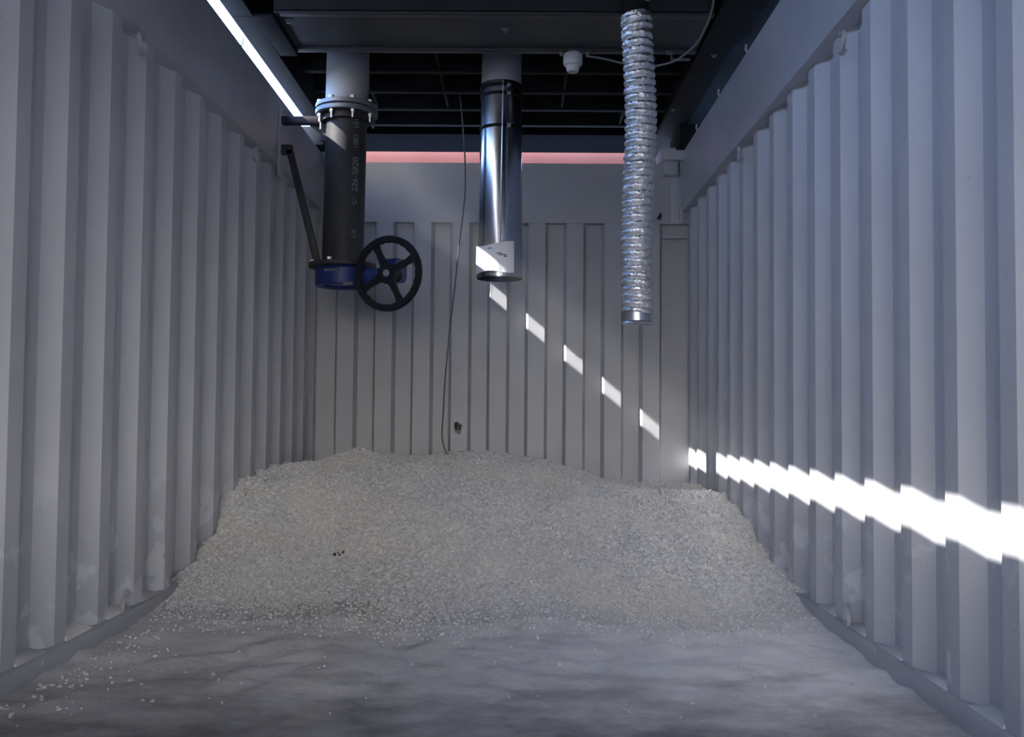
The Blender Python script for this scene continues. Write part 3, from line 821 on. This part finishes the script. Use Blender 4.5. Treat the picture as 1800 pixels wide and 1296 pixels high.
tag(obj('cable', cb, CABLE), 'thin grey cable looping from the white detector behind the duct', 'cable')
mb = MB().box((0.838, 4.655, 2.505), (0.862, 4.675, 2.517)).box((0.858, 4.655, 2.474), (0.866, 4.675, 2.517)).box((0.858, 4.655, 2.474), (0.952, 4.675, 2.481))
tag(obj('cable_clip', mb, FLANGE), 'small bent metal clip under the black soffit right of the duct', 'clip')
st = [(-0.238, 5.44, 2.562), (-0.218, 5.46, 2.393), (-0.203, 5.48, 2.159), (-0.205, 5.5, 1.958), (-0.237, 5.54, 1.692), (-0.264, 5.58, 1.43), (-0.290, 5.62, 1.222), (-0.320, 5.68, 0.926), (-0.334, 5.74, 0.718), (-0.345, 5.80, 0.585), (-0.332, 5.82, 0.505), (-0.305, 5.84, H0(-0.305, 5.84) + 0.004)]
tag(obj('cord', MB().tube(smooth_path(st, 8), 0.0042, 8), CORD), 'thin dark cord hanging down in front of the back wall into the heap', 'cord')

# ------------------------------------------------------------------ lashing rings, pegs, hook
def ring_mesh(s, up_):
    pts = [(s * 0.012, 0.030, 0.030)] + [(-s * 0.010 * math.sin(math.pi * k / 12), 0.020 - 0.068 * math.sin(math.pi * k / 12), 0.028 * math.cos(math.pi * k / 12)) for k in range(13)] + [(s * 0.014, 0.034, -0.026), (s * 0.022, 0.045, -0.012)]
    return smooth_path(pts, 2)
def lash(s, y, z, up_, label, x=None):
    mb = MB(); base = Vector((s * (1.19 if x is None else x), y, z))
    mb.tube([base + Vector(p) for p in ring_mesh(s, up_)], 0.0085, 8)
    o = obj('lashing_ring', mb, RAILP); tag(o, label, 'ring', 'lashing rings on the wall rails'); return o
lash(-1, 3.149, 1.967, 1, 'bent steel lashing ring under the left top rail, the one nearer the open end', 1.152)
lash(-1, 4.540, 1.963, 1, 'bent steel lashing ring under the left top rail, the one near the bracket', 1.152)
lash(1, 3.033, 1.940, 1, 'bent steel lashing ring under the right top rail, the one nearer the open end', 1.152)
lash(1, 4.476, 1.960, 1, 'bent steel lashing ring under the right top rail, the one nearer the back', 1.152)
lash(-1, 3.195, 0.095, -1, 'bent steel lashing ring on the left base rail beside the heap', 1.18)
lash(1, 3.097, 0.095, -1, 'bent steel lashing ring on the right base rail beside the powder', 1.18)
lab = ['small bent peg on the right wall top, the one farthest from the back wall', 'small bent peg on the right wall top, the middle one of three', 'small bent peg on the right wall top, the one closest to the back wall', 'small bent peg on the left wall top against the bright gap']
for (x, y), l in zip(((1.155, 4.323), (1.157, 4.944), (1.157, 5.566), (-1.157, 4.273)), lab):
    s = 1 if x > 0 else -1
    mb = MB().tube(smooth_path([(x + s * .004, y, 2.362), (x, y, 2.385), (x - s * .006, y + .004, 2.405), (x - s * .002, y + .012, 2.428)], 4), 0.0055, 8)
    tag(obj('peg', mb, RAILP), l, 'peg', 'bent pegs on the wall tops')
mb = MB().tube([(1.000, YB - 0.004, 1.968), (1.004, YB - 0.03, 1.975), (1.016, YB - 0.036, 1.998)], 0.008, 8).obox(Vector((1.012, YB - 0.012, 1.975)), (0.018, 0.016, 0.030), frame((0.4, 0, 1)), 0.002)
tag(obj('hook', mb, SCRAP), 'small black hook on the back wall header near the right corner', 'hook')

# ------------------------------------------------------------------ fine dust hanging in the air (makes the sunbeam faintly visible)
HAZE = 0.035
if HAZE > 0:
    hm = bpy.data.materials.new('airborne_dust'); hm.use_nodes = True; t = hm.node_tree; t.nodes.clear()
    ou = t.nodes.new('ShaderNodeOutputMaterial'); vo = t.nodes.new('ShaderNodeVolumeScatter')
    vo.inputs['Density'].default_value = HAZE; vo.inputs['Anisotropy'].default_value = 0.2; vo.inputs['Color'].default_value = (0.95, 0.95, 0.97, 1)
    t.links.new(vo.outputs[0], ou.inputs['Volume'])
    hz = obj('haze', MB().box((-1.14, 4.0, 0.50), (1.17, 6.07, 1.85)), hm, smooth=0)
    tag(hz, 'thin haze of fine dust hanging in the air of the container', 'haze', kind='stuff')
